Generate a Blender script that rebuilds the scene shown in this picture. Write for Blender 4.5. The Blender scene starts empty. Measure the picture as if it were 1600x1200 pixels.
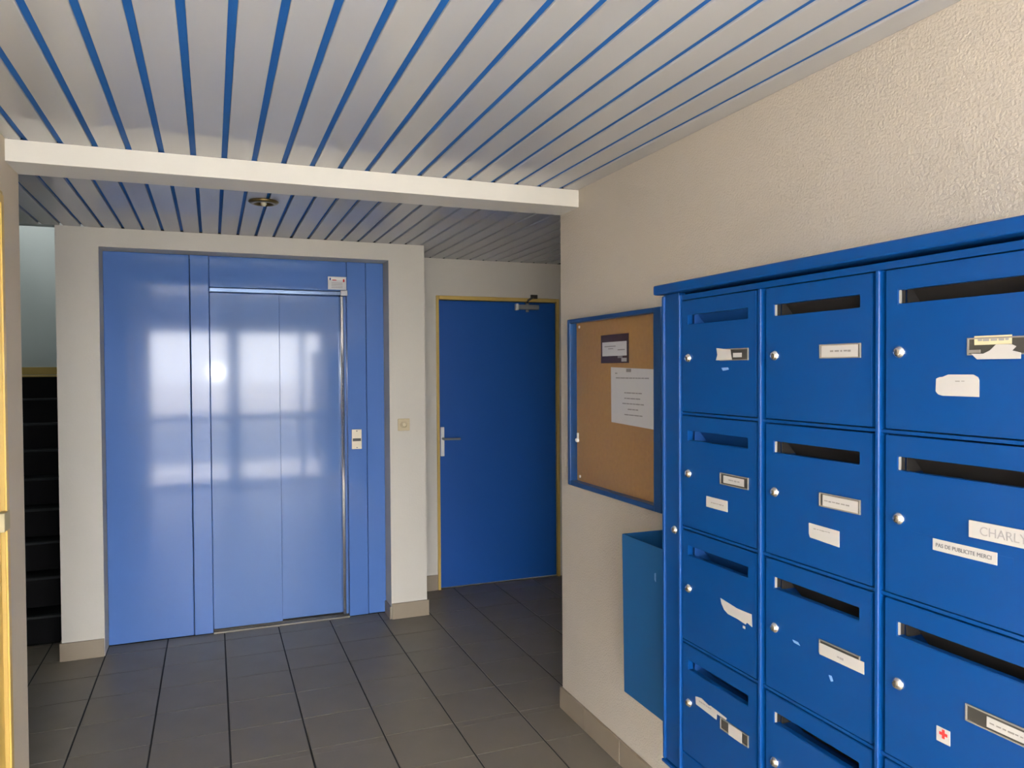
import bpy, bmesh, math, random
from mathutils import Matrix, Vector
random.seed(7)
S = bpy.context.scene
COL = S.collection

# ------------------------------------------------------------------ camera, sky, lights, exposure
cam_d = bpy.data.cameras.new('camera'); cam = bpy.data.objects.new('camera', cam_d); COL.objects.link(cam)
F_PX = 1186.62
cam_d.sensor_width = 36.0; cam_d.sensor_fit = 'HORIZONTAL'; cam_d.lens = F_PX / 1600 * 36.0
cam_d.clip_start = 0.02; cam_d.clip_end = 200
Rv = Vector((0.93006251, -0.3673485, -0.00622965)); Uv = Vector((0.01276674, 0.01536811, 0.9998004)); Fv = Vector((0.36717944, 0.9299564, -0.01898314))
M = Matrix.Identity(4)
for i in range(3):
    M[i][0] = Rv[i]; M[i][1] = Uv[i]; M[i][2] = -Fv[i]
M[0][3], M[1][3], M[2][3] = 0.0, 0.0, 1.555
cam.matrix_world = M
S.camera = cam

S.view_settings.view_transform = 'Standard'; S.view_settings.look = 'None'
S.view_settings.exposure = 0.90; S.view_settings.gamma = 1.0; S.view_settings.use_curve_mapping = False

world = bpy.data.worlds.new('overcast_sky'); S.world = world; world.use_nodes = True
bg = world.node_tree.nodes['Background']
bg.inputs['Color'].default_value = (1.0, 0.98, 0.96, 1.0)
bg.inputs['Strength'].default_value = 14.0

def lamp(kind, name, loc, energy, color=(1, 1, 1), **kw):
    d = bpy.data.lights.new(name, kind); d.energy = energy; d.color = color
    for k, v in kw.items(): setattr(d, k, v)
    o = bpy.data.objects.new(name, d); o.location = loc; COL.objects.link(o); return o
sun = lamp('SUN', 'sun', (6, -3, 8), 34.0, (1.0, 0.95, 0.86), angle=0.02)
sun.rotation_euler = Vector((-0.80, -0.06, -0.60)).to_track_quat('-Z', 'Y').to_euler()
# light sampling guides for the two glazed openings (portals give no light of their own)
p = lamp('AREA', 'entrance_portal', (0.25, -1.40, 1.12), 1.0, shape='RECTANGLE', size=2.5, size_y=2.2); p.rotation_euler = (math.radians(90), 0, math.pi); p.data.cycles.is_portal = True
p = lamp('AREA', 'stair_window_portal', (-2.06, 6.75, 3.25), 1.0, shape='RECTANGLE', size=0.5, size_y=0.5); p.rotation_euler = (0, math.radians(-90), 0); p.data.cycles.is_portal = True
# the small flash of the camera that took the photograph
lamp('POINT', 'camera_flash', (0.05, 0.03, 1.545), 16.0, shadow_soft_size=0.035)

# ------------------------------------------------------------------ materials
def mat(name, col, rough=0.5, metal=0.0, spec=0.5, coat=0.0, coat_rough=0.1, var=0.0, var_scale=3.0, bump=0.0, bump_scale=80.0, bump_dist=0.004, rough_var=0.0, col2=None, detail=3.0):
    m = bpy.data.materials.new(name); m.use_nodes = True
    nt = m.node_tree; b = nt.nodes['Principled BSDF']
    b.inputs['Base Color'].default_value = (*col, 1); b.inputs['Roughness'].default_value = rough
    b.inputs['Metallic'].default_value = metal; b.inputs['Specular IOR Level'].default_value = spec
    b.inputs['Coat Weight'].default_value = coat; b.inputs['Coat Roughness'].default_value = coat_rough
    tc = nt.nodes.new('ShaderNodeTexCoord')
    if var > 0 or col2 is not None:
        n = nt.nodes.new('ShaderNodeTexNoise'); n.inputs['Scale'].default_value = var_scale; n.inputs['Detail'].default_value = detail
        nt.links.new(tc.outputs['Object'], n.inputs['Vector'])
        mx = nt.nodes.new('ShaderNodeMix'); mx.data_type = 'RGBA'
        c2 = col2 if col2 is not None else tuple(c * (1 - var) for c in col)
        mx.inputs[6].default_value = (*col, 1); mx.inputs[7].default_value = (*c2, 1)
        nt.links.new(n.outputs['Fac'], mx.inputs[0]); nt.links.new(mx.outputs[2], b.inputs['Base Color'])
    if rough_var > 0:
        n3 = nt.nodes.new('ShaderNodeTexNoise'); n3.inputs['Scale'].default_value = 6.0
        nt.links.new(tc.outputs['Object'], n3.inputs['Vector'])
        mr = nt.nodes.new('ShaderNodeMapRange'); mr.inputs[3].default_value = rough - rough_var; mr.inputs[4].default_value = rough + rough_var
        nt.links.new(n3.outputs['Fac'], mr.inputs[0]); nt.links.new(mr.outputs[0], b.inputs['Roughness'])
    if bump > 0:
        n2 = nt.nodes.new('ShaderNodeTexNoise'); n2.inputs['Scale'].default_value = bump_scale; n2.inputs['Detail'].default_value = 2.0
        nt.links.new(tc.outputs['Object'], n2.inputs['Vector'])
        bp = nt.nodes.new('ShaderNodeBump'); bp.inputs['Strength'].default_value = bump; bp.inputs['Distance'].default_value = bump_dist
        nt.links.new(n2.outputs['Fac'], bp.inputs['Height']); nt.links.new(bp.outputs['Normal'], b.inputs['Normal'])
    return m

def glass_mat(name, tint=(1, 1, 1), ior=1.45):
    m = bpy.data.materials.new(name); m.use_nodes = True; nt = m.node_tree
    for n in list(nt.nodes):
        if n.type != 'OUTPUT_MATERIAL': nt.nodes.remove(n)
    out = [n for n in nt.nodes][0]
    t = nt.nodes.new('ShaderNodeBsdfTransparent'); t.inputs[0].default_value = (*tint, 1)
    g = nt.nodes.new('ShaderNodeBsdfGlossy'); g.inputs['Roughness'].default_value = 0.02
    f = nt.nodes.new('ShaderNodeFresnel'); f.inputs['IOR'].default_value = 1.45
    ge = nt.nodes.new('ShaderNodeNewGeometry'); mr = nt.nodes.new('ShaderNodeMapRange')
    mr.inputs[3].default_value = ior; mr.inputs[4].default_value = 1 / ior
    nt.links.new(ge.outputs['Backfacing'], mr.inputs[0]); nt.links.new(mr.outputs[0], f.inputs['IOR'])
    mx = nt.nodes.new('ShaderNodeMixShader')
    nt.links.new(f.outputs[0], mx.inputs[0]); nt.links.new(t.outputs[0], mx.inputs[1]); nt.links.new(g.outputs[0], mx.inputs[2])
    nt.links.new(mx.outputs[0], out.inputs['Surface'])
    return m

MT = {}
MT['plaster'] = mat('rough_cast_plaster', (0.60, 0.54, 0.462), 0.85, bump=0.75, bump_scale=150, bump_dist=0.004, var=0.06, var_scale=1.5)
MT['plaster_smooth'] = mat('painted_plaster', (0.63, 0.60, 0.545), 0.8, bump=0.3, bump_scale=90, bump_dist=0.002, var=0.05, var_scale=2)
MT['plaster_left'] = mat('plaster_warm_bounce', (0.74, 0.64, 0.50), 0.8, bump=0.3, bump_scale=90, bump_dist=0.002, var=0.05, var_scale=2)  # warm light bounced off the yellow door is put into this plaster colour
MT['beam'] = mat('beam_white_paint', (0.74, 0.72, 0.665), 0.7, bump=0.1, bump_scale=60, bump_dist=0.002)
MT['stair_wall'] = mat('stairwell_paint', (0.62, 0.68, 0.67), 0.8, bump=0.2, bump_scale=60, bump_dist=0.002)
MT['plank'] = mat('white_lacquered_plank', (0.525, 0.525, 0.52), 0.42, spec=0.3, coat=0.6, coat_rough=0.03)
MT['joint'] = mat('blue_joint_strip', (0.02, 0.14, 0.46), 0.6, spec=0.2)
MT['tile'] = mat('dark_grey_floor_tile', (0.220, 0.194, 0.155), 0.36, spec=0.2, var=0.22, var_scale=5, rough_var=0.06, bump=0.05, bump_scale=40, bump_dist=0.001)
MT['grout'] = mat('dark_grout', (0.03, 0.03, 0.028), 0.9, var=0.3, var_scale=20)
MT['skirting'] = mat('beige_skirting_tile', (0.32, 0.265, 0.20), 0.4, var=0.12, var_scale=8)
MT['skirting_joint'] = mat('pale_skirting_grout', (0.46, 0.40, 0.31), 0.9)
MT['lift_paint'] = mat('lift_blue_paint', (0.085, 0.195, 0.53), 0.5, spec=0.15, coat=0.72, coat_rough=0.075, var=0.06, var_scale=2, rough_var=0.03)
MT['lift_door'] = mat('lift_door_blue_paint', (0.10, 0.205, 0.50), 0.5, spec=0.15, coat=0.72, coat_rough=0.075, var=0.06, var_scale=2, rough_var=0.03)
MT['steel'] = mat('brushed_steel', (0.50, 0.53, 0.58), 0.10, metal=1.0, var=0.1, var_scale=30)
MT['sill'] = mat('worn_sill_metal', (0.26, 0.24, 0.21), 0.5, metal=0.6, var=0.3, var_scale=30)
MT['header_steel'] = mat('blue_grey_trim_metal', (0.16, 0.23, 0.38), 0.14, metal=0.9)
MT['dark_gap'] = mat('gap_shade', (0.02, 0.022, 0.025), 0.8)  # near-black colour standing in for shade behind gaps and seams
MT['door_blue'] = mat('door_blue_paint', (0.007, 0.086, 0.38), 0.45, spec=0.4, var=0.06, var_scale=3)
MT['yellow'] = mat('yellow_frame_paint', (0.62, 0.43, 0.12), 0.4, var=0.08, var_scale=6)
MT['yellow_bright'] = mat('yellow_gloss_paint', (0.80, 0.55, 0.14), 0.3, var=0.06, var_scale=6)
MT['box_blue'] = mat('letterbox_blue_enamel', (0.0010, 0.050, 0.215), 0.33, spec=0.35, coat=0.12, coat_rough=0.15, var=0.05, var_scale=4)
MT['box_inside'] = mat('letterbox_blue_inside', (0.006, 0.06, 0.25), 0.5)
MT['zinc'] = mat('zinc_sheet', (0.55, 0.53, 0.49), 0.4, metal=0.5, var=0.15, var_scale=20)
MT['slot_shade'] = mat('slot_shade_brown', (0.012, 0.010, 0.009), 0.7)  # shade inside the letterbox slots, painted as a dark brown
MT['chrome'] = mat('chrome_lock', (0.80, 0.79, 0.77), 0.16, metal=1.0)
MT['holder'] = mat('dark_holder_plastic', (0.045, 0.043, 0.038), 0.4)
MT['holder_rim'] = mat('grey_holder_rim', (0.20, 0.19, 0.17), 0.4)
MT['paper'] = mat('white_paper', (0.42, 0.405, 0.385), 0.7, var=0.06, var_scale=25)
MT['notice_paper'] = mat('notice_paper', (0.60, 0.60, 0.61), 0.7)
MT['paper_cream'] = mat('cream_paper', (0.56, 0.49, 0.30), 0.7, var=0.08, var_scale=25)
MT['ink'] = mat('grey_ink', (0.27, 0.26, 0.26), 0.7)
MT['ink_dark'] = mat('dark_ink', (0.09, 0.09, 0.10), 0.7)
MT['red'] = mat('red_ink', (0.62, 0.03, 0.03), 0.6)
MT['pale_blue_ink'] = mat('blue_ink', (0.03, 0.08, 0.35), 0.6)
MT['maroon'] = mat('maroon_print', (0.055, 0.022, 0.022), 0.5)
MT['cork'] = mat('cork', (0.44, 0.245, 0.075), 0.85, col2=(0.34, 0.185, 0.052), var_scale=60, detail=4, bump=0.2, bump_scale=150, bump_dist=0.001)
MT['board_blue'] = mat('noticeboard_blue_frame', (0.010, 0.065, 0.22), 0.35, spec=0.4)
MT['bin_blue'] = mat('bin_blue_paint', (0.010, 0.105, 0.30), 0.5, var=0.08, var_scale=4)
MT['scuff'] = mat('pale_scuff', (0.16, 0.30, 0.58), 0.5)
MT['brass'] = mat('aged_brass', (0.28, 0.20, 0.08), 0.3, metal=0.9)
MT['bulb'] = mat('frosted_bulb', (0.75, 0.68, 0.5), 0.3)
MT['switch'] = mat('beige_plastic', (0.56, 0.47, 0.30), 0.45)
MT['switch_btn'] = mat('beige_plastic_button', (0.66, 0.58, 0.40), 0.4)
MT['call_plate'] = mat('call_plate_metal', (0.56, 0.50, 0.38), 0.35, metal=0.3)
MT['white_plastic'] = mat('white_handle_plate', (0.82, 0.82, 0.83), 0.3)
MT['rubber'] = mat('black_rubber_stair', (0.004, 0.004, 0.005), 0.6, spec=0.15, var=0.2, var_scale=8)
MT['nosing'] = mat('grey_rubber_nosing', (0.024, 0.027, 0.030), 0.6, spec=0.2)
MT['closer'] = mat('closer_metal', (0.30, 0.31, 0.33), 0.4, metal=0.6)
MT['closer_arm'] = mat('dark_closer_arm', (0.06, 0.055, 0.05), 0.5, metal=0.4)
MT['alu'] = mat('entrance_frame_paint', (0.10, 0.18, 0.40), 0.4)
MT['pavement'] = mat('pale_concrete_pavement', (0.50, 0.48, 0.45), 0.9, var=0.15, var_scale=2)
MT['asphalt'] = mat('grey_asphalt', (0.14, 0.145, 0.15), 0.9, var=0.2, var_scale=2)
MT['glass'] = glass_mat('clear_glass')
MT['board_glass'] = glass_mat('thin_board_glass', ior=1.16)
MT['pin'] = mat('white_pin', (0.75, 0.74, 0.70), 0.4)

# ------------------------------------------------------------------ mesh helpers
W = {}
def wloc(o): return W.get(o.name, Vector((0, 0, 0)))
def link(o, parent, loc):
    loc = Vector(loc); COL.objects.link(o)
    if parent is not None:
        o.parent = parent; o.location = loc - wloc(parent)
    else:
        o.location = loc
    W[o.name] = loc
    return o
def thing(name, label, cat, loc=(0, 0, 0), group=None):
    o = bpy.data.objects.new(name, None); o.empty_display_size = 0.05
    link(o, None, loc); o['label'] = label; o['category'] = cat
    if group: o['group'] = group
    return o
def tag(o, label, cat, group=None):
    o['label'] = label; o['category'] = cat
    if group: o['group'] = group
    return o
def box(bm, x0, x1, y0, y1, z0, z1, mi=0):
    vs = [bm.verts.new((x, y, z)) for x in (x0, x1) for y in (y0, y1) for z in (z0, z1)]
    for q in ((0, 1, 3, 2), (4, 6, 7, 5), (0, 4, 5, 1), (2, 3, 7, 6), (0, 2, 6, 4), (1, 5, 7, 3)):
        f = bm.faces.new([vs[i] for i in q]); f.material_index = mi
def finish(bm, bevel=0.0, seg=2, smooth=False):
    bmesh.ops.recalc_face_normals(bm, faces=bm.faces[:])
    if bevel > 0:
        es = [e for e in bm.edges if len(e.link_faces) == 2 and e.calc_face_angle(0) > 0.6]
        bmesh.ops.bevel(bm, geom=es, offset=bevel, segments=seg, affect='EDGES', profile=0.5, clamp_overlap=True)
def mesh_from(bm, name, mats, bevel=0.0, seg=2, smooth=False, loc=(0, 0, 0)):
    finish(bm, bevel, seg)
    bmesh.ops.translate(bm, verts=bm.verts[:], vec=-Vector(loc))
    me = bpy.data.meshes.new(name); bm.to_mesh(me); bm.free()
    for m in (mats if isinstance(mats, (list, tuple)) else [mats]): me.materials.append(MT[m] if isinstance(m, str) else m)
    if smooth:
        for p_ in me.polygons: p_.use_smooth = True
    return me
def obj(name, bm, m, parent=None, loc=None, bevel=0.0, seg=2, smooth=False):
    """bm is in world coordinates; the object's origin goes to loc (default: parent's origin or world origin)"""
    if loc is None: loc = wloc(parent) if parent is not None else (0, 0, 0)
    me = mesh_from(bm, name, m, bevel, seg, smooth, loc)
    return link(bpy.data.objects.new(name, me), parent, loc)
def inst(name, me, parent, loc):
    return link(bpy.data.objects.new(name, me), parent, loc)
def boxes(name, bl, m, parent=None, bevel=0.0, seg=2, loc=None):
    bm = bmesh.new()
    for b in bl: box(bm, *b)
    return obj(name, bm, m, parent, loc, bevel, seg)
def struct(name, bl, m, parent=None, bevel=0.0):
    o = boxes(name, bl, m, parent, bevel)
    if parent is None: o['kind'] = 'structure'
    return o
def lathe(bm, prof, origin, axis, n=24, cap=True):
    """prof: list of (radius, height along axis)"""
    ax = Vector(axis).normalized(); o = Vector(origin)
    a = ax.orthogonal().normalized(); b = ax.cross(a)
    rings = []
    for r, h in prof:
        if r < 1e-6: rings.append([bm.verts.new(o + ax * h)])
        else: rings.append([bm.verts.new(o + ax * h + (a * math.cos(2 * math.pi * k / n) + b * math.sin(2 * math.pi * k / n)) * r) for k in range(n)])
    for r0, r1 in zip(rings, rings[1:]):
        for k in range(n):
            k2 = (k + 1) % n
            if len(r0) == 1 and len(r1) == 1: continue
            if len(r0) == 1: bm.faces.new((r0[0], r1[k], r1[k2]))
            elif len(r1) == 1: bm.faces.new((r0[k], r1[0], r0[k2]))
            else: bm.faces.new((r0[k], r1[k], r1[k2], r0[k2]))
def tube(bm, pts, r, n=10):
    for p0, p1 in zip(pts, pts[1:]):
        p0, p1 = Vector(p0), Vector(p1)
        lathe(bm, [(0, 0), (r, 0), (r, (p1 - p0).length), (0, (p1 - p0).length)], p0, p1 - p0, n)
def polyx(bm, pts, x0, x1):
    """prism: polygon in (y,z) extruded from x0 (front) to x1"""
    a = [bm.verts.new((x0, y, z)) for y, z in pts]; b = [bm.verts.new((x1, y, z)) for y, z in pts]
    bm.faces.new(a); bm.faces.new(b[::-1])
    for i in range(len(pts)):
        j = (i + 1) % len(pts); bm.faces.new((a[i], b[i], b[j], a[j]))
def polyy(bm, pts, y0, y1):
    a = [bm.verts.new((x, y0, z)) for x, z in pts]; b = [bm.verts.new((x, y1, z)) for x, z in pts]
    bm.faces.new(a); bm.faces.new(b[::-1])
    for i in range(len(pts)):
        j = (i + 1) % len(pts); bm.faces.new((a[i], b[i], b[j], a[j]))
def text_mesh(body, size, m, shear=0.0, spacing=1.0):
    c = bpy.data.curves.new('lettering', 'FONT'); c.body = body; c.size = size; c.align_x = 'LEFT'; c.shear = shear; c.space_character = spacing
    c.extrude = 0.0002
    o = bpy.data.objects.new('lettering', c); COL.objects.link(o)
    dg = bpy.context.evaluated_depsgraph_get()
    me = bpy.data.meshes.new_from_object(o.evaluated_get(dg))
    bpy.data.objects.remove(o); bpy.data.curves.remove(c)
    me.materials.clear(); me.materials.append(MT[m])
    xs = [v.co.x for v in me.vertices]; ys = [v.co.y for v in me.vertices]
    return me, min(xs), max(xs), min(ys), max(ys)
def text_on_x(name, body, m, x, ya, yb, z0, z1, parent, shear=0.0):
    """lettering on a surface facing -x, filling from y=ya (left as seen) to yb, baseline z0 to cap z1"""
    me, x0, x1, y0, y1 = text_mesh(body, 1.0, m, shear)
    sx = (ya - yb) / (x1 - x0); sz = (z1 - z0) / (y1 - y0)
    for v in me.vertices:
        cx, cy, cz = v.co
        v.co = (-cz + x, ya - (cx - x0) * sx, z0 + (cy - y0) * sz)
    pl = wloc(parent)
    for v in me.vertices: v.co -= pl
    return link(bpy.data.objects.new(name, me), parent, pl)

# ------------------------------------------------------------------ main dimensions
XR, XL, YC, YB, YW, YE, YD = 1.479, -0.6255, 3.1355, 2.951, 4.667, 4.819, 5.168
ZC, ZCB, ZB = 2.326, 2.340, 2.2534
XWL, XWR = -0.7704, 1.2525
YR = -1.30
XL2 = -0.97
XS0, YSEND, ZSTOP = -1.95, 7.45, 4.3

# ------------------------------------------------------------------ floor
floor = struct('floor', [(-2.2, 2.6, YR, YSEND + 0.1, -0.12, -0.004)], 'grout')
floor['label'] = 'dark grey tiled floor of the lobby'
TX, TY, TX0, TY0 = 0.307, 0.2985, 0.357, 0.195
gap_x, gap_y = 0.0080, 0.0044
bm = bmesh.new(); box(bm, gap_x / 2, TX - gap_x / 2, gap_y / 2, TY - gap_y / 2, -0.012, 0.0)
tile_me = mesh_from(bm, 'tile', 'tile', 0.0006, 1)
def cut_tile(x0, x1, y0, y1):
    bm = bmesh.new(); box(bm, x0, x1, y0, y1, -0.012, 0.0)
    return obj('tile', bm, 'tile', floor, (x0, y0, 0), 0.0006, 1)
def zone(xa, xb, ya, yb):
    i0 = math.floor((xa - TX0) / TX); i1 = math.ceil((xb - TX0) / TX)
    j0 = math.floor((ya - TY0) / TY); j1 = math.ceil((yb - TY0) / TY)
    for i in range(i0, i1):
        for j in range(j0, j1):
            x, y = TX0 + i * TX, TY0 + j * TY
            a, b, c, d = x + gap_x / 2, x + TX - gap_x / 2, y + gap_y / 2, y + TY - gap_y / 2
            A, B, C_, D = max(a, xa), min(b, xb), max(c, ya), min(d, yb)
            if B - A < 0.01 or D - C_ < 0.01: continue
            if (A, B, C_, D) == (a, b, c, d): t_ = inst('tile', tile_me, floor, (x, y, random.uniform(-0.0001, 0.0001)))
            else: cut_tile(A, B, C_, D)
zone(XL, XR, YR, YC)
zone(XL2, XL, YR, 0.4)
YCJ = TY0 + TY * round((YC - TY0) / TY)
zone(-1.95, 2.45, YC, YW)
zone(XWR, 2.45, YW, YD)
zone(-1.95, XWL, YW, 5.0)
zone(-0.56, 1.02, YW, YE)

# ------------------------------------------------------------------ walls
wr = struct('wall_right', [(XR, XR + 0.18, YR - 0.1, YC, 0, ZC + 0.1)], 'plaster')
wl = struct('wall_left', [(XL - 0.18, XL, 0.4, 1.96, 0, ZC + 0.1), (XL2 - 0.18, XL2, YR - 0.1, 0.4, 0, ZC + 0.1), (XL2 - 0.18, XL - 0.18, 0.4, 0.5, 0, ZC + 0.1), (XL - 0.18, XL, 2.895, YC, 0, ZC + 0.1), (XL - 0.18, XL, 1.96, 2.895, 2.14, ZC + 0.1)], 'plaster_left')
# wall around the lift: two pillars, lintel, block behind
struct('wall_back', [(XWL, -0.5646, YW, YD + 0.4, 0, ZCB), (1.0244, XWR, YW, YD + 0.4, 0, ZCB), (-0.5646, 1.0244, YW, YD + 0.4, 2.237, ZCB)], 'plaster_smooth')
# wall with the blue door
struct('wall_end', [(XWR, 1.472, YD, YD + 0.15, 0, ZCB), (2.413, 2.60, YD, YD + 0.15, 0, ZCB), (1.472, 2.413, YD, YD + 0.15, 2.077, ZCB)], 'plaster_smooth')
struct('wall_passage_right', [(2.45, 2.6, YC - 0.1, YD, 0, ZCB + 0.05)], 'plaster_smooth')
struct('wall_passage_front', [(XR + 0.18, 2.45, YC - 0.12, YC, 0, ZCB + 0.05)], 'plaster_smooth')
struct('wall_side', [(XS0 - 0.15, XS0, YC - 0.1, YW, 0, ZCB + 0.05)], 'plaster_smooth')
struct('wall_side_front', [(XS0, XL - 0.18, YC - 0.12, YC, 0, ZCB + 0.05)], 'plaster_smooth')
# stairwell
struct('wall_stairwell', [
    (XS0 - 0.15, XS0, YW, 6.5, 0, ZSTOP), (XS0 - 0.15, XS0, 7.0, YSEND + 0.15, 0, ZSTOP), (XS0 - 0.15, XS0, 6.5, 7.0, 0, 3.0), (XS0 - 0.15, XS0, 6.5, 7.0, 3.5, ZSTOP),
    (XS0, XWL, YSEND, YSEND + 0.15, 0, ZSTOP),
    (XWL, XWL + 0.15, YD + 0.4, YSEND + 0.15, 0, ZSTOP), (XWL, XWL + 0.15, YW, YD + 0.4, ZCB, ZSTOP),
    (XS0, XWL, YW, YW + 0.08, ZCB, ZSTOP), (XS0 - 0.15, XWL + 0.15, YW, YSEND + 0.15, ZSTOP, ZSTOP + 0.1)], 'stair_wall')
w2 = struct('window_2', [(XS0 - 0.1, XS0 - 0.05, 6.5, 6.54, 3.0, 3.5), (XS0 - 0.1, XS0 - 0.05, 6.96, 7.0, 3.0, 3.5), (XS0 - 0.1, XS0 - 0.05, 6.54, 6.96, 3.0, 3.04), (XS0 - 0.1, XS0 - 0.05, 6.54, 6.96, 3.46, 3.5)], 'white_plastic')
boxes('pane', [(XS0 - 0.078, XS0 - 0.072, 6.54, 6.96, 3.04, 3.46)], 'glass', w2)

# rear glazed entrance behind the camera
struct('wall_front', [(XL2 - 0.2, XL2, YR - 0.1, YR, 0, ZC + 0.1), (XR, XR + 0.2, YR - 0.1, YR, 0, ZC + 0.1), (XL2, XR, YR - 0.1, YR, 2.14, ZC + 0.1)], 'plaster_smooth')
fy0, fy1 = YR - 0.07, YR - 0.02
POSTS = [(XL2, XL2 + 0.06), (0.20, 0.35), (1.15, 1.22), (XR - 0.06, XR)]
w1 = struct('window_1', [(a, b, fy0, fy1, 0, 2.14) for a, b in POSTS] + [(XL2, XR, fy0, fy1, 2.08, 2.14), (XL2, XR, fy0, fy1, 0, 0.07), (XL2, XR, fy0, fy1, 0.88, 0.97)], 'alu')
for (_, a), (b, _) in zip(POSTS, POSTS[1:]):
    for c, d in ((0.07, 0.88), (0.97, 2.08)):
        boxes('pane', [(a, b, YR - 0.048, YR - 0.042, c, d)], 'glass', w1)
struct('ground', [(-40, 40, -15.0, -4.2, -0.2, -0.03)], 'asphalt')
struct('far_pavement', [(-60, 60, -90, -15.0, -0.2, -0.02)], 'pavement')
struct('pavement', [(-40, 40, -4.2, YR - 0.1, -0.2, -0.02)], 'pavement')

# beam
struct('trim_1', [(XL, XR, YB, YC, ZB, ZC)], 'beam')

# ------------------------------------------------------------------ ceiling: planks and blue joint strips
ceil = struct('ceiling', [(XL, XR, YR, YB + 0.04, ZC + 0.05, ZC + 0.12), (XL2 - 0.18, XL, YR, 0.4, ZC, ZC + 0.12), (XL, XR, YB + 0.04, YC - 0.03, ZC, ZCB + 0.12), (XS0 - 0.15, 2.6, YC - 0.12, YW + 0.02, ZCB + 0.05, ZCB + 0.12), (XWL + 0.15, 2.6, YW + 0.02, YD + 0.6, ZCB + 0.05, ZCB + 0.12), (XWL, XWR - 0.03, YW + 0.04, YD + 0.4, ZCB, ZCB + 0.05), (XWR - 0.03, 2.6, YD + 0.04, YD + 0.15, ZCB, ZCB + 0.05)], 'dark_gap')  # slab painted near-black so the joint gaps end in shadow
ceil['label'] = 'ceiling of white planks with blue joints'
def plank_mesh(w, L, bev=0.0022, h=0.016):
    bm = bmesh.new(); box(bm, -w / 2, w / 2, 0, L, 0, h)
    return mesh_from(bm, 'ceiling_plank', 'plank', bev, 2)
def strip_mesh(w, L):
    bm = bmesh.new(); box(bm, -w / 2, w / 2, 0, L, 0, 0.006)
    return mesh_from(bm, 'joint_strip', 'joint')
GP = 0.0190
PF, XG0 = 0.1034, -0.3625
pf = plank_mesh(PF - GP, YB - YR); sf = strip_mesh(GP, YB + 0.03 - YR)
k = -2
xs = [XG0 + PF * k for k in range(-2, 18)]
for x in xs: inst('joint_strip', sf, ceil, (x, YR, ZC + 0.0065))
for a, b in zip([None] + xs, xs + [None]):
    if a is None: lo, hi = XL, b - GP / 2
    elif b is None: lo, hi = a + GP / 2, XR
    else: inst('ceiling_plank', pf, ceil, ((a + b) / 2, YR, ZC)); continue
    bm = bmesh.new(); box(bm, lo, hi, YR, YB, ZC, ZC + 0.016); obj('ceiling_plank', bm, 'plank', ceil, (lo, YR, ZC), 0.0035)
PB, XB0 = 0.0985, -0.640
GB = 0.0150
cache = {}
kk = list(range(-13, 32))
for k in kk:
    x = XB0 + PB * k
    y1 = YD if x > XWR else YW
    if x > 2.44: continue
    if ('s', y1) not in cache: cache[('s', y1)] = strip_mesh(GB, y1 + 0.03 - YC); cache[('p', y1)] = plank_mesh(PB - GB, y1 - YC)
    if x > XS0: inst('joint_strip', cache[('s', y1)], ceil, (x, YC, ZCB + 0.0125))
    xm = x + PB / 2
    y1 = YD if xm - PB / 2 > XWR - 0.03 else YW
    if xm > 2.44: continue
    if ('p', y1) not in cache: cache[('p', y1)] = plank_mesh(PB - GB, y1 - YC)
    if xm - PB / 2 > XS0: inst('ceiling_plank', cache[('p', y1)], ceil, (xm, YC, ZCB))

# ------------------------------------------------------------------ skirting tiles
def skirting(name, segs):
    o = bpy.data.objects.new(name, None); link(o, None, (0, 0, 0)); o['kind'] = 'structure'
    for s in segs: boxes('skirting_tile', [s], 'skirting', o, 0.0015, 1)
    return o
HB = 0.098
segs = []; y = YC - 0.236 - 0.303 * 14
cuts = [YC] + [YC - 0.236 - 0.303 * i for i in range(14)]
for a, b in zip(cuts, cuts[1:]): segs.append((XR - 0.011, XR, max(b, YR) + 0.0015, a - 0.0015, 0, HB))
segs.append((XR - 0.011, XR + 0.17, YC + 0.0, YC + 0.01, 0, HB))
br = skirting('baseboard_right', segs)
boxes('joint_filler', [(XR - 0.009, XR, YR, YC - 0.002, 0, HB - 0.001)], 'skirting_joint', br)
skirting('baseboard_left', [(XL, XL + 0.011, 2.91, YC, 0, HB), (XL - 0.18, XL + 0.011, YC, YC + 0.01, 0, HB)])
skirting('baseboard_back', [(XWL - 0.010, -0.567, YW - 0.011, YW, 0, HB), (XWL - 0.011, XWL, YW, YW + 0.28, 0, HB), (1.0265, XWR + 0.011, YW - 0.011, YW, 0, HB),
                            (1.0135, 1.0243, YW, YE - 0.005, 0, HB - 0.02), (XWR, XWR + 0.011, YW, YD - 0.012, 0, HB)])
skirting('baseboard_end', [(XWR + 0.011, 1.466, YD - 0.011, YD, 0, HB + 0.01)])

# ------------------------------------------------------------------ lift
lift = thing('lift_entrance', 'pale blue steel lift front with two sliding doors, set in white wall', 'lift', (0.23, YE, 0))
T = 0.04
def panel(name, x0, x1, z0, z1, y=YE, m='lift_paint', b=0.004, d=T):
    return boxes(name, [(x0, x1, y, y + d, z0, z1)], m, lift, b)
panel('side_panel', -0.5636, -0.1165, 0.004, 2.236)
panel('door_post', -0.1135, -0.0105, 0.004, 2.236, YE - 0.006)
panel('door_post', 0.7905, 0.9085, 0.004, 2.236, YE - 0.006)
panel('side_panel', 0.9115, 1.0234, 0.004, 2.236)
panel('header_panel', -0.0095, 0.7895, 2.052, 2.236)
boxes('backing', [(-0.5636, 1.0234, YE + 0.16, YE + 0.17, 0, 2.236)], 'dark_gap', lift)
boxes('header_trim', [(-0.0095, 0.7895, YE - 0.002, YE + 0.05, 2.024, 2.050)], 'header_steel', lift, 0.003)
boxes('jamb', [(0.752, 0.771, YE + 0.004, YE + 0.06, 0.012, 2.023)], 'steel', lift, 0.004)
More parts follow.
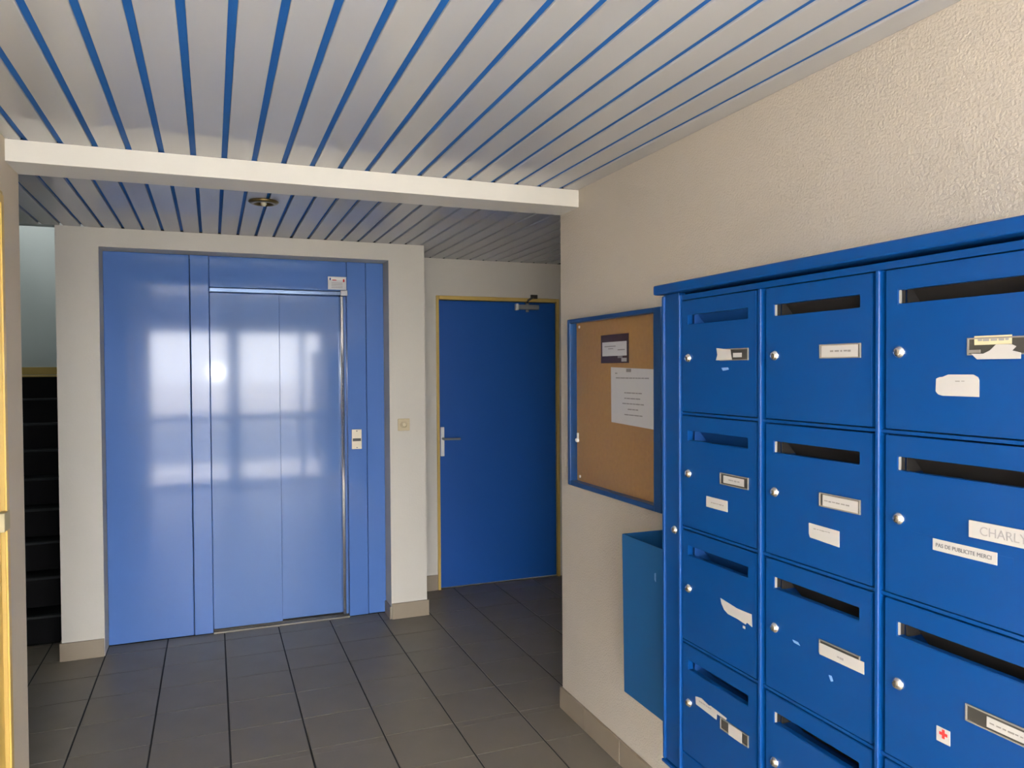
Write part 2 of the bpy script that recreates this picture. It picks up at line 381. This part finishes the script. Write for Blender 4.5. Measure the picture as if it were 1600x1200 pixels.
boxes('jamb_shadow_channel', [(0.772, 0.7895, YE + 0.03, YE + 0.06, 0.012, 2.023)], 'lift_door', lift, 0.001)
boxes('corner_bracket', [(0.752, 0.795, YE - 0.012, YE - 0.006, 2.022, 2.058)], 'steel', lift, 0.001)
boxes('door_panel', [(-0.0095, 0.3865, YE + 0.018, YE + 0.045, 0.018, 2.023)], 'lift_door', lift, 0.003)
boxes('door_panel', [(0.380, 0.752, YE + 0.05, YE + 0.077, 0.018, 2.023)], 'lift_door', lift, 0.003)
sill = boxes('sill', [(-0.0095, 0.7895, YE - 0.012, YE + 0.012, -0.003, 0.009), (-0.0095, 0.7895, YE + 0.020, YE + 0.034, -0.003, 0.009), (-0.0095, 0.7895, YE + 0.04, YE + 0.09, -0.003, 0.009)], 'sill', lift, 0.001)
plate = boxes('call_plate', [(0.8125, 0.8745, YE - 0.014, YE - 0.006, 1.060, 1.184)], 'call_plate', lift, 0.002)
boxes('call_button', [(0.818, 0.869, YE - 0.0165, YE - 0.014, 1.110, 1.128)], 'holder', plate, 0.001)
for z_ in (1.172, 1.067): boxes('screw', [(0.841, 0.847, YE - 0.0155, YE - 0.014, z_, z_ + 0.005)], 'steel', plate)
st = boxes('instruction_sticker', [(0.676, 0.789, YE - 0.0075, YE - 0.0062, 2.060, 2.140)], 'notice_paper', lift)
boxes('printed_band', [(0.680, 0.785, YE - 0.0082, YE - 0.0075, 2.119, 2.135)], 'pin', st)
boxes('printed_emblem', [(0.685, 0.694, YE - 0.0085, YE - 0.0076, 2.118, 2.132)], 'pale_blue_ink', st)
boxes('printed_emblem', [(0.768, 0.778, YE - 0.0085, YE - 0.0076, 2.108, 2.126)], 'red', st)
boxes('printed_heading', [(0.703, 0.728, YE - 0.0085, YE - 0.0076, 2.116, 2.121)], 'red', st)
boxes('printed_lines', [(0.697, 0.765, YE - 0.0082, YE - 0.0075, 2.100 - 0.0095 * i, 2.1025 - 0.0095 * i) for i in range(4)], 'ink', st)

# ------------------------------------------------------------------ blue door at the end
d1 = bpy.data.objects.new('door_1', None); link(d1, None, (1.94, YD, 0)); d1['kind'] = 'structure'; d1['label'] = 'dark blue flush door in a yellow frame'
boxes('door_frame', [(1.468, 1.488, YD - 0.014, YD + 0.10, 0, 2.079), (2.398, 2.418, YD - 0.014, YD + 0.10, 0, 2.079), (1.488, 2.398, YD - 0.014, YD + 0.10, 2.052, 2.079)], 'yellow', d1, 0.003)
leaf = boxes('door_leaf', [(1.492, 2.394, YD + 0.006, YD + 0.046, 0.010, 2.048)], 'door_blue', d1, 0.002)
boxes('door_stop', [(1.488, 2.398, YD + 0.05, YD + 0.07, 0, 2.052)], 'dark_gap', d1)
boxes('handle_plate', [(1.497, 1.523, YD - 0.004, YD + 0.006, 0.945, 1.152)], 'white_plastic', leaf, 0.003)
bm = bmesh.new(); tube(bm, [(1.512, YD + 0.0, 1.070), (1.512, YD - 0.045, 1.070)], 0.009); tube(bm, [(1.505, YD - 0.045, 1.070), (1.628, YD - 0.045, 1.067)], 0.0085)
obj('lever_handle', bm, 'closer', leaf)
cl = boxes('door_closer', [(2.085, 2.250, YD - 0.030, YD + 0.006, 1.994, 2.030)], 'closer', leaf, 0.005)
boxes('end_cap', [(2.067, 2.085, YD - 0.032, YD + 0.006, 1.988, 2.036)], 'pin', cl, 0.003)
bm = bmesh.new(); lathe(bm, [(0, 0), (0.012, 0), (0.012, 0.018), (0, 0.018)], (2.16, YD - 0.012, 1.977), (0, 0, 1), 12)
lathe(bm, [(0, 0), (0.014, 0), (0.014, 0.016), (0, 0.016)], (2.16, YD - 0.012, 2.030), (0, 0, 1), 12)
obj('spindle', bm, 'closer', cl)
bm = bmesh.new()
tube(bm, [(2.16, YD - 0.012, 2.046), (2.12, YD - 0.13, 2.052), (2.205, YD - 0.02, 2.085)], 0.008, 8)
box(bm, 2.185, 2.235, YD - 0.03, YD - 0.014, 2.075, 2.103)
obj('closer_arm', bm, 'closer_arm', cl)

# ------------------------------------------------------------------ yellow glazed door in the left wall (only its edge is seen)
d2 = bpy.data.objects.new('door_2', None); link(d2, None, (XL, 2.43, 0)); d2['kind'] = 'structure'; d2['label'] = 'yellow framed glazed door at the left edge'
boxes('door_frame', [(XL - 0.10, XL + 0.004, 2.855, 2.895, 0, 2.14), (XL - 0.10, XL + 0.004, 1.96, 2.0, 0, 2.14), (XL - 0.10, XL + 0.004, 2.0, 2.855, 2.10, 2.14)], 'yellow', d2, 0.003)
boxes('frame_bead', [(XL + 0.004, XL + 0.010, 2.848, 2.880, 0, 2.125), (XL + 0.004, XL + 0.010, 1.975, 2.0, 0, 2.125), (XL + 0.004, XL + 0.010, 2.0, 2.848, 2.095, 2.125)], 'yellow_bright', d2, 0.002)
lf = boxes('door_leaf', [(XL - 0.05, XL - 0.008, 2.76, 2.85, 0.01, 2.095), (XL - 0.05, XL - 0.008, 2.005, 2.09, 0.01, 2.095), (XL - 0.05, XL - 0.008, 2.09, 2.76, 2.0, 2.095), (XL - 0.05, XL - 0.008, 2.09, 2.76, 0.01, 0.2), (XL - 0.05, XL - 0.008, 2.09, 2.76, 1.04, 1.12)], 'yellow_bright', d2, 0.003)
boxes('pane', [(XL - 0.032, XL - 0.026, 2.09, 2.76, 0.2, 1.04), (XL - 0.032, XL - 0.026, 2.09, 2.76, 1.12, 2.0)], 'glass', lf)
boxes('lit_rail_end', [(XL - 0.008, XL + 0.013, 2.80, 2.872, 1.052, 1.112)], 'paper_cream', lf, 0.003)  # end of the mid rail; the light on it is painted in cream
struct('wall_left_room', [(XL - 1.4, XL - 1.3, 1.5, 3.0, 0, 2.3), (XL - 1.3, XL - 0.18, 1.5, 1.6, 0, 2.3), (XL - 1.3, XL - 0.18, 2.95, 3.0, 0, 2.3), (XL - 1.3, XL - 0.18, 1.6, 2.95, 2.3, 2.35)], 'plaster_smooth')

# ------------------------------------------------------------------ stairs
stair = thing('staircase', 'black rubber-covered stairs rising between left wall and lift wall', 'staircase', (-1.36, 5.0, 0))
RZ, RY, Y0S = 0.172, 0.212, 5.02
NST = 9
for k in range(NST):
    y0 = Y0S + RY * k; z1 = 1.535 - RZ * (NST - 1 - k)
    y1 = y0 + RY + 0.02 if k < NST - 1 else YSEND
    z0 = max(0, z1 - RZ - 0.05) if k else 0
    s_ = boxes('step', [(XS0 + 0.003, XWL - 0.003, y0, min(y1, YSEND - 0.003), z0, z1 - 0.004)], 'rubber', stair, 0.004, 2)
    boxes('nosing', [(XS0 + 0.003, XWL - 0.003, y0 - 0.006, y0 + 0.028, z1 - 0.014, z1)], 'nosing' if k < NST - 1 else 'yellow', s_, 0.002, 1)
skirting('baseboard_stairwell', [(XS0, XWL, YSEND - 0.012, YSEND, 1.537, 1.60)])
for o in bpy.data.objects:
    if o.name.startswith('baseboard_stairwell'):
        for c in o.children: c.data.materials[0] = MT['yellow']

# ------------------------------------------------------------------ recessed ceiling lamp, light switch
rl = thing('recessed_light', 'small round brass recessed lamp, unlit, in the rear plank ceiling', 'lamp', (0.232, 3.70, ZCB))
bm = bmesh.new(); lathe(bm, [(0.040, -0.002), (0.046, -0.012), (0.060, -0.010), (0.068, -0.003), (0.066, 0.002), (0.042, 0.002)], (0.232, 3.70, ZCB - 0.002), (0, 0, 1), 32)
obj('ring', bm, 'brass', rl, smooth=True)
bm = bmesh.new(); lathe(bm, [(0.041, -0.004), (0.030, 0.010), (0.0, 0.012)], (0.232, 3.70, ZCB - 0.004), (0, 0, 1), 32)
obj('reflector', bm, 'brass', rl, smooth=True)
bm = bmesh.new(); lathe(bm, [(0, -0.022), (0.008, -0.02), (0.013, -0.012), (0.012, 0.0), (0.007, 0.008), (0, 0.008)], (0.232, 3.70, ZCB - 0.002), (0, 0, 1), 16)
obj('bulb', bm, 'bulb', rl, smooth=True)
sw = thing('light_switch', 'beige square push switch on white pillar between lift and blue door', 'switch', (1.111, YW, 1.215))
boxes('plate', [(1.073, 1.149, YW - 0.010, YW - 0.0005, 1.177, 1.253)], 'switch', sw, 0.004)
bm = bmesh.new(); lathe(bm, [(0.023, 0), (0.023, 0.006), (0.018, 0.008), (0.016, 0.003)], (1.111, YW - 0.010, 1.215), (0, -1, 0), 24)
obj('button_ring', bm, 'switch', sw, smooth=False)
bm = bmesh.new(); lathe(bm, [(0.0155, 0), (0.0155, 0.007), (0.011, 0.010), (0, 0.011)], (1.111, YW - 0.010, 1.215), (0, -1, 0), 24)
obj('button', bm, 'switch_btn', sw, smooth=True)

# ------------------------------------------------------------------ noticeboard
XN = XR - 0.050
nb = thing('noticeboard', 'blue framed cork noticeboard on the beige wall, left of the letterboxes', 'noticeboard', (XR, 2.60, 1.05))
ny0, ny1, nz0, nz1 = 2.232, 2.968, 1.056, 1.768
boxes('frame', [(XN, XR - 0.001, 2.944, ny1, nz0, nz1), (XN, XR - 0.001, ny0, 2.280, nz0, nz1), (XN, XR - 0.001, 2.280, 2.944, nz1 - 0.017, nz1), (XN, XR - 0.001, 2.280, 2.944, nz0, nz0 + 0.020)], 'board_blue', nb, 0.003)
boxes('cork_panel', [(XR - 0.016, XR - 0.004, 2.278, 2.946, nz0 + 0.018, nz1 - 0.015)], 'cork', nb)
gl = boxes('glass_pane', [(XR - 0.040, XR - 0.036, 2.279, 2.945, nz0 + 0.019, nz1 - 0.016)], 'board_glass', nb)
bm = bmesh.new(); lathe(bm, [(0, 0.012), (0.007, 0.011), (0.009, 0.006), (0.009, 0)], (XR - 0.040, 2.885, 1.255), (-1, 0, 0), 16); box(bm, XR - 0.044, XR - 0.040, 2.879, 2.891, 1.252, 1.285)
obj('glass_knob', bm, 'pin', gl)
for yy, zz in ((2.915, 1.735), (2.915, 1.095)):
    bm = bmesh.new(); lathe(bm, [(0.006, 0), (0.006, 0.003), (0, 0.005)], (XR - 0.016, yy, zz), (-1, 0, 0), 12); obj('pin', bm, 'pin', nb)
XC = XR - 0.0162
fl = thing('flyer', 'small dark maroon flyer with white panel, pinned on the cork board', 'flyer', (XC, 2.60, 1.63))
boxes('sheet', [(XC - 0.0012, XC, 2.503, 2.722, 1.578, 1.690)], 'maroon', fl)
boxes('white_panel', [(XC - 0.0018, XC - 0.0010, 2.517, 2.709, 1.606, 1.661)], 'notice_paper', fl)
boxes('printed_text', [(XC - 0.0022, XC - 0.0016, 2.60, 2.69, 1.642, 1.6455), (XC - 0.0022, XC - 0.0016, 2.53, 2.585, 1.627, 1.6305), (XC - 0.0022, XC - 0.0016, 2.62, 2.66, 1.633, 1.636)], 'ink', fl)
boxes('corner_mark', [(XC - 0.0022, XC - 0.0010, 2.517, 2.556, 1.583, 1.597)], 'paper', fl)
boxes('corner_mark', [(XC - 0.0022, XC - 0.0010, 2.548, 2.585, 1.597, 1.606)], 'ink', fl)
nt_ = thing('paper_notice', 'white typed paper notice pinned on the cork board, below the flyer', 'notice', (XC, 2.48, 1.45))
bm = bmesh.new(); polyx(bm, [(2.640, 1.562), (2.330, 1.553), (2.330, 1.338), (2.637, 1.346)], XC - 0.0014, XC - 0.0004); obj('sheet', bm, 'notice_paper', nt_)
boxes('header_mark', [(XC - 0.0020, XC - 0.0012, 2.485, 2.520, 1.543, 1.555)], 'ink', nt_)
lines = [(2.36, 2.60, 1.518), (2.575, 2.605, 1.536), (2.40, 2.535, 1.462), (2.405, 2.535, 1.441), (2.395, 2.55, 1.421), (2.43, 2.51, 1.400), (2.405, 2.535, 1.379)]
for a, b, z in lines:
    bm = bmesh.new(); y = b
    while y > a + 0.012:
        wl_ = random.uniform(0.012, 0.035); e = max(a, y - wl_)
        box(bm, XC - 0.0019, XC - 0.0012, e, y, z, z + 0.0042); y = e - 0.004
    obj('typed_line', bm, 'ink', nt_)

# ------------------------------------------------------------------ blue waste-paper bin on the wall
bn = thing('wall_bin', 'open-topped blue metal bin hung on the wall under the noticeboard', 'bin', (XR, 2.0, 0.49))
xf, yb0, yb1, zt, zb_ = 1.250, 1.80, 2.186, 1.012, 0.488
xfb = 1.256
t = 0.004
bm = bmesh.new(); 
def quadslab(bm, pts, off):
    a = [bm.verts.new(p_) for p_ in pts]; b = [bm.verts.new(Vector(p_) + Vector(off)) for p_ in pts]
    n = len(pts); bm.faces.new(a); bm.faces.new(b[::-1])
    for i in range(n):
        j = (i + 1) % n; bm.faces.new((a[i], b[i], b[j], a[j]))
quadslab(bm, [(xf, yb0, zt), (xf, yb1, zt), (xfb, yb1, zb_), (xfb, yb0, zb_)], (t, 0, 0)); obj('front_panel', bm, 'bin_blue', bn)
for yy in (yb0, yb1 - t):
    bm = bmesh.new(); quadslab(bm, [(xf + t, yy, zt), (XR - 0.002, yy, zt), (XR - 0.002, yy, zb_), (xfb + t, yy, zb_)], (0, t, 0)); obj('side_panel', bm, 'bin_blue', bn)
boxes('back_panel', [(XR - 0.006, XR - 0.002, yb0 + t, yb1 - t, zb_, zt)], 'bin_blue', bn)
boxes('bottom_panel', [(xfb + t, XR - 0.006, yb0 + t, yb1 - t, zb_, zb_ + t)], 'bin_blue', bn)
bm = bmesh.new(); polyx(bm, [(1.990, 0.930), (1.983, 0.932), (1.984, 0.905), (1.990, 0.910)], xf - 0.0004, xf + 0.003); obj('scratch', bm, 'scuff', bn)

# ------------------------------------------------------------------ letterbox bank
XM = 1.12
lb = thing('letterbox_bank', 'blue steel bank of letterboxes with slotted doors, fixed on the beige wall', 'letterbox', (XM, 1.03, 0.51))
COLS = [(1.366, 1.650), (1.047, 1.335), (0.731, 1.019), (0.415, 0.703)]
TOPS = [1.727, 1.4345, 1.142, 0.8495]; DH = 0.281
yN, yF = 0.300, 1.738
boxes('cabinet_shell', [(XM + 0.004, XR - 0.002, yF - 0.004, yF, 0.512, 1.750), (XM + 0.004, XR - 0.002, yN, yN + 0.004, 0.512, 1.750), (XR - 0.006, XR - 0.002, yN + 0.004, yF - 0.004, 0.512, 1.750),
                        (XM + 0.02, XR - 0.006, yN + 0.004, yF - 0.004, 0.512, 0.516)], 'box_blue', lb)
div_y = [1.3505, 1.033, 0.717]
inner = []
for y in [1.655] + div_y + [0.400]: inner.append((XM + 0.022, XR - 0.008, y - 0.003, y + 0.003, 0.52, 1.745))
for z in [1.7335] + [T_ - DH - 0.006 for T_ in TOPS]: inner.append((XM + 0.022, XR - 0.008, 0.403, 1.652, z - 0.003, z + 0.003))
boxes('compartment_walls', inner, 'box_inside', lb)
# cap with a drip lip
bm = bmesh.new(); box(bm, XM - 0.022, XR - 0.002, yN - 0.012, yF + 0.014, 1.7505, 1.7755); obj('top_cap', bm, 'box_blue', lb, None, 0.004, 3)
boxes('top_rail', [(XM + 0.003, XM + 0.02, yN + 0.004, yF - 0.004, 1.7296, 1.7435)], 'box_blue', lb, 0.001)
boxes('bottom_rail', [(XM + 0.001, XM + 0.02, yN + 0.004, yF - 0.004, 0.508, 0.5645)], 'box_blue', lb, 0.003)
boxes('bottom_lip', [(XM - 0.008, XM + 0.02, yN, yF, 0.500, 0.5075)], 'box_blue', lb, 0.002)
for T_ in TOPS[1:]: boxes('rail', [(XM + 0.002, XM + 0.02, 0.40, 1.655, T_ + 0.0028, T_ + 0.0090)], 'box_blue', lb, 0.0008)
# mullions: rounded proud strips
for y in div_y: boxes('mullion', [(XM - 0.0045, XM + 0.02, y - 0.0050, y + 0.0050, 0.5645, 1.7295)], 'box_blue', lb, 0.003, 3)
post = boxes('end_post', [(XM, XM + 0.02, 1.664, 1.730, 0.51, 1.750)], 'box_blue', lb, 0.001)
boxes('post_bead', [(XM - 0.006, XM + 0.02, 1.726, 1.736, 0.51, 1.747), (XM - 0.006, XM + 0.02, 1.6535, 1.6625, 0.51, 1.745)], 'box_blue', post, 0.003, 3)
boxes('end_post', [(XM, XM + 0.02, 0.304, 0.398, 0.51, 1.750)], 'box_blue', lb, 0.001)

def lock_mesh():
    bm = bmesh.new(); lathe(bm, [(0.0115, 0.0), (0.0115, 0.0025), (0.0100, 0.0042), (0.0072, 0.0075), (0.0062, 0.0082), (0.0, 0.0082)], (0, 0, 0), (-1, 0, 0), 24)
    bmesh.ops.recalc_face_normals(bm, faces=bm.faces[:])
    box(bm, -0.0088, -0.0080, -0.0008, 0.0008, -0.004, 0.004, 1)
    return mesh_from(bm, 'lock', ['chrome', 'holder'], 0, smooth=True)
LOCK = lock_mesh()
inst('lock', LOCK, post, (XM, 1.683, 1.134))
SY0, SY1, SZ0, SZ1 = -0.1145, 0.1165, -0.061, -0.0365
def door_mesh(w):
    bm = bmesh.new(); xa, xb = 0.0, 0.015
    ys = [-w / 2, SY0, SY1, w / 2]; zs = [-DH, SZ0, SZ1, 0.0]
    for x in (xa, xb):
        g = [[bm.verts.new((x, y, z)) for z in zs] for y in ys]
        for i in range(3):
            for j in range(3):
                if i == 1 and j == 1: continue
                bm.faces.new((g[i][j], g[i + 1][j], g[i + 1][j + 1], g[i][j + 1]))
        if x == xa: ga = g
        else: gb = g
    ring = [(i, 0) for i in range(3)] + [(3, j) for j in range(3)] + [(3 - i, 3) for i in range(3)] + [(0, 3 - j) for j in range(3)]
    for (a, b), (c, d) in zip(ring, ring[1:] + ring[:1]):
        bm.faces.new((ga[a][b], ga[c][d], gb[c][d], gb[a][b]))
    hole = [(1, 1), (2, 1), (2, 2), (1, 2)]
    for (a, b), (c, d) in zip(hole, hole[1:] + hole[:1]):
        bm.faces.new((ga[a][b], ga[c][d], gb[c][d], gb[a][b]))
    bmesh.ops.recalc_face_normals(bm, faces=bm.faces[:])
    es = [e for e in bm.edges if len(e.link_faces) == 2 and e.calc_face_angle(0) > 0.6]
    bmesh.ops.bevel(bm, geom=es, offset=0.0012, segments=2, affect='EDGES')
    return mesh_from(bm, 'door', 'box_blue')
DM = door_mesh(0.2855)
def liner_mesh(m):
    bm = bmesh.new(); dk = 1 if m == 'zinc' else 0
    box(bm, 0.0165, 0.060, SY1 - 0.006, SY1 - 0.004, SZ0 - 0.003, SZ1 + 0.003, dk)
    box(bm, 0.0165, 0.060, SY0 + 0.004, SY0 + 0.006, SZ0 - 0.003, SZ1 + 0.003, dk)
    if m == 'zinc':
        box(bm, 0.0020, 0.0075, SY1 - 0.0014, SY1 - 0.0002, SZ0 + 0.0005, SZ1 - 0.0005, 0)
        box(bm, 0.0075, 0.0165, SY1 - 0.0014, SY1 - 0.0002, SZ0 + 0.0005, SZ1 - 0.0005, 1)
    # flap hanging inside, tilted back
    a = [bm.verts.new((0.024, y, SZ1 + 0.004)) for y in (SY0 + 0.007, SY1 - 0.007)]; b = [bm.verts.new((0.075, y, SZ0 - 0.03)) for y in (SY1 - 0.007, SY0 + 0.007)]
    f = bm.faces.new(a + b); f.material_index = dk
    return mesh_from(bm, 'slot_liner', [m, 'slot_shade'])
LIN = {'b': liner_mesh('box_inside'), 'z': liner_mesh('zinc')}
def hold_mesh():
    bm = bmesh.new(); y0, y1, z0, z1 = -0.119, -0.017, -0.154, -0.1265; r = 0.0022
    box(bm, -0.0012, 0.0, y0, y1, z0, z1, 0)
    for b in ((y0, y1, z1 - r, z1), (y0, y1, z0, z0 + r), (y0, y0 + r, z0 + r, z1 - r), (y1 - r, y1, z0 + r, z1 - r)):
        box(bm, -0.0035, -0.0012, *b, 1)
    return mesh_from(bm, 'name_holder', ['holder', 'holder_rim'])
HOLD = hold_mesh()
LABELS = {(1, 2): 'door with yellowed name paper and torn label', (2, 2): 'door with handwritten white name plate and a no-junk-mail strip', (2, 3): 'door with red cross sticker', (0, 2): 'door with torn white label over its holder', (0, 3): 'door with half-peeled label beside its lock'}
DOOR = {}
for c, (ya, yb) in enumerate(COLS):
    for r, zt_ in enumerate(TOPS):
        o = inst('door', DM, lb, (XM, (ya + yb) / 2, zt_)); DOOR[c, r] = o
        inst('lock', LOCK, o, (XM, (ya + yb) / 2 + 0.113, zt_ - 0.1455))
        inst('slot_liner', LIN['b' if c == 0 else 'z'], o, (XM, (ya + yb) / 2, zt_))
        if (c, r) not in ((2, 1), (0, 2)): inst('name_holder', HOLD, o, (XM, (ya + yb) / 2, zt_))
DOOR[2, 0]['label'] = 'door with yellowed paper in its holder and a torn label'
DOOR[2, 1]['label'] = 'door with a white lettered name plate and a printed strip'
DOOR[2, 2]['label'] = 'door with a small red cross sticker'
DOOR[0, 2]['label'] = 'door with a torn white label over its holder'
DOOR[0, 3]['label'] = 'door with a half-peeled label beside its lock'
def on_door(c, r, name, pts, m='paper', x=-0.0009, th=0.0009):
    o = DOOR[c, r]; L = wloc(o)
    bm = bmesh.new(); polyx(bm, [(L.y + a, L.z + b) for a, b in pts], L.x + x, L.x + x + th)
    return obj(name, bm, m, o)
def rect(y0, y1, z0, z1): return [(y1, z1), (y0, z1), (y0, z0), (y1, z0)]
def scribble(c, r, y1, y0, z, h=0.0035, m='ink', x=-0.0028, seed=1):
    rnd = random.Random(seed); o = DOOR[c, r]; L = wloc(o); bm = bmesh.new(); y = y1
    while y > y0 + 0.004:
        w_ = rnd.uniform(0.004, 0.011); e = max(y0, y - w_)
        box(bm, L.x + x - 0.0003, L.x + x, L.y + e, L.y + y, L.z + z + rnd.uniform(-0.0005, 0.0005), L.z + z + h); y = e - rnd.uniform(0.001, 0.004)
    return obj('faded_writing', bm, m, o)
HX = -0.0026
# column nearest the noticeboard
on_door(0, 0, 'torn_name_paper', [(-0.006, -0.124), (-0.058, -0.129), (-0.063, -0.152), (-0.004, -0.153), (-0.010, -0.140)], 'paper', -0.0042)
on_door(0, 0, 'torn_name_paper', rect(-0.096, -0.066, -0.147, -0.137), 'paper', HX)
on_door(0, 0, 'scuff', [(-0.020, -0.171), (-0.045, -0.170), (-0.048, -0.175), (-0.026, -0.178)], 'scuff', -0.0004, 0.0004)
on_door(0, 1, 'name_paper', rect(-0.104, -0.030, -0.149, -0.132), 'paper', HX); scribble(0, 1, -0.05, -0.09, -0.142, seed=2)
on_door(0, 1, 'white_label', rect(-0.043, 0.039, -0.217, -0.191), 'paper'); scribble(0, 1, 0.02, -0.03, -0.205, m='holder_rim', x=-0.0009, seed=3, h=0.002)
on_door(0, 2, 'torn_label', [(-0.016, -0.134), (-0.075, -0.141), (-0.128, -0.140), (-0.130, -0.168), (-0.112, -0.163), (-0.108, -0.169), (-0.080, -0.165), (-0.045, -0.164), (-0.030, -0.158), (-0.020, -0.146)])
on_door(0, 2, 'paint_chip', rect(-0.106, -0.098, -0.180, -0.174), 'paper')
on_door(0, 3, 'torn_label', [(0.085, -0.118), (0.060, -0.113), (0.030, -0.119), (0.022, -0.1165), (-0.004, -0.118), (-0.040, -0.121), (-0.036, -0.126), (-0.002, -0.126), (0.000, -0.141), (0.083, -0.137)])
scribble(0, 3, 0.07, 0.02, -0.125, m='ink', x=-0.0009, seed=4, h=0.003)
on_door(0, 3, 'name_paper', rect(-0.098, -0.050, -0.154, -0.127), 'paper', -0.0042)
# middle column
on_door(1, 0, 'name_paper', rect(-0.113, -0.022, -0.152, -0.129), 'paper', HX); scribble(1, 0, -0.045, -0.098, -0.142, m='holder_rim', seed=5)
on_door(1, 1, 'name_paper', rect(-0.114, -0.026, -0.152, -0.130), 'paper', HX); scribble(1, 1, -0.030, -0.095, -0.142, m='holder_rim', seed=6, h=0.002)
on_door(1, 1, 'white_label', [(0.013, -0.193), (-0.067, -0.195), (-0.067, -0.226), (0.010, -0.222), (0.013, -0.215)], 'paper'); scribble(1, 1, 0.0, -0.05, -0.203, m='holder_rim', x=-0.0009, seed=7, h=0.0015)
on_door(1, 2, 'name_plate', rect(-0.131, -0.020, -0.156, -0.133), 'paper', -0.0046); scribble(1, 2, -0.066, -0.085, -0.147, x=-0.0048, seed=8)
on_door(1, 2, 'scuff', [(0.060, -0.154), (0.044, -0.154), (0.038, -0.160), (0.056, -0.159)], 'scuff', -0.0004, 0.0004)
on_door(1, 2, 'scuff', [(-0.040, -0.191), (-0.048, -0.190), (-0.052, -0.199), (-0.046, -0.202)], 'scuff', -0.0004, 0.0004)
on_door(1, 3, 'name_paper', rect(-0.110, -0.030, -0.150, -0.130), 'paper', HX)
# wide right column
on_door(2, 0, 'cream_name_paper', rect(-0.089, -0.029, -0.138, -0.124), 'paper_cream', HX); scribble(2, 0, -0.035, -0.085, -0.132, m='ink', seed=9, h=0.003)
on_door(2, 0, 'torn_paper', [(-0.025, -0.1515), (-0.045, -0.152), (-0.056, -0.147), (-0.066, -0.138), (-0.090, -0.1385), (-0.097, -0.142), (-0.091, -0.148), (-0.104, -0.1515), (-0.104, -0.1605), (-0.035, -0.1605)], 'paper', -0.0044)
on_door(2, 0, 'torn_paper', rect(-0.040, -0.020, -0.1505, -0.1455), 'holder_rim', -0.0040)
on_door(2, 0, 'white_label', [(0.040, -0.1915), (0.034, -0.189), (0.028, -0.1885), (0.018, -0.1845), (-0.026, -0.1845), (-0.034, -0.1885), (-0.036, -0.193), (-0.036, -0.2195), (0.028, -0.2195), (0.036, -0.2175), (0.041, -0.2125)])
scribble(2, 0, 0.005, -0.018, -0.196, m='holder_rim', x=-0.0009, seed=10, h=0.0015)
np_ = on_door(2, 1, 'name_plate', rect(-0.135, -0.022, -0.150, -0.123), 'paper', -0.0036, 0.0036)
L = wloc(DOOR[2, 1])
text_on_x('lettering', 'CHARLY', 'ink', L.x - 0.0038, L.y - 0.041, L.y - 0.116, L.z - 0.1435, L.z - 0.1295, DOOR[2, 1])
on_door(2, 1, 'printed_strip', rect(-0.067, 0.045, -0.1855, -0.1660), 'paper')
text_on_x('lettering', 'PAS DE PUBLICITE MERCI', 'ink_dark', L.x - 0.0011, L.y + 0.039, L.y - 0.058, L.z - 0.1790, L.z - 0.1725, DOOR[2, 1])
on_door(2, 1, 'tape', rect(0.046, 0.088, -0.180, -0.163), 'box_blue', -0.0003, 0.0003)
on_door(2, 1, 'tape', rect(-0.092, -0.068, -0.187, -0.169), 'box_blue', -0.0003, 0.0003)
rc = on_door(2, 2, 'red_cross_sticker', rect(0.0115, 0.0365, -0.2105, -0.186), 'paper')
L = wloc(DOOR[2, 2]); cy, cz, a, b = L.y + 0.0235, L.z - 0.1955, 0.0075, 0.0025
boxes('red_cross', [(L.x - 0.0013, L.x - 0.0009, cy - a, cy + a, cz - b, cz + b), (L.x - 0.0013, L.x - 0.0009, cy - b, cy + b, cz + b, cz + a), (L.x - 0.0013, L.x - 0.0009, cy - b, cy + b, cz - a, cz - b)], 'red', DOOR[2, 2])
on_door(2, 2, 'name_paper', rect(-0.117, -0.053, -0.149, -0.1325), 'paper', HX); scribble(2, 2, -0.058, -0.112, -0.142, m='holder_rim', seed=11, h=0.002)
on_door(2, 3, 'name_paper', rect(-0.110, -0.030, -0.150, -0.130), 'paper', HX)
for r in range(4): on_door(3, r, 'name_paper', rect(-0.110, -0.030, -0.150, -0.130), 'paper', HX)
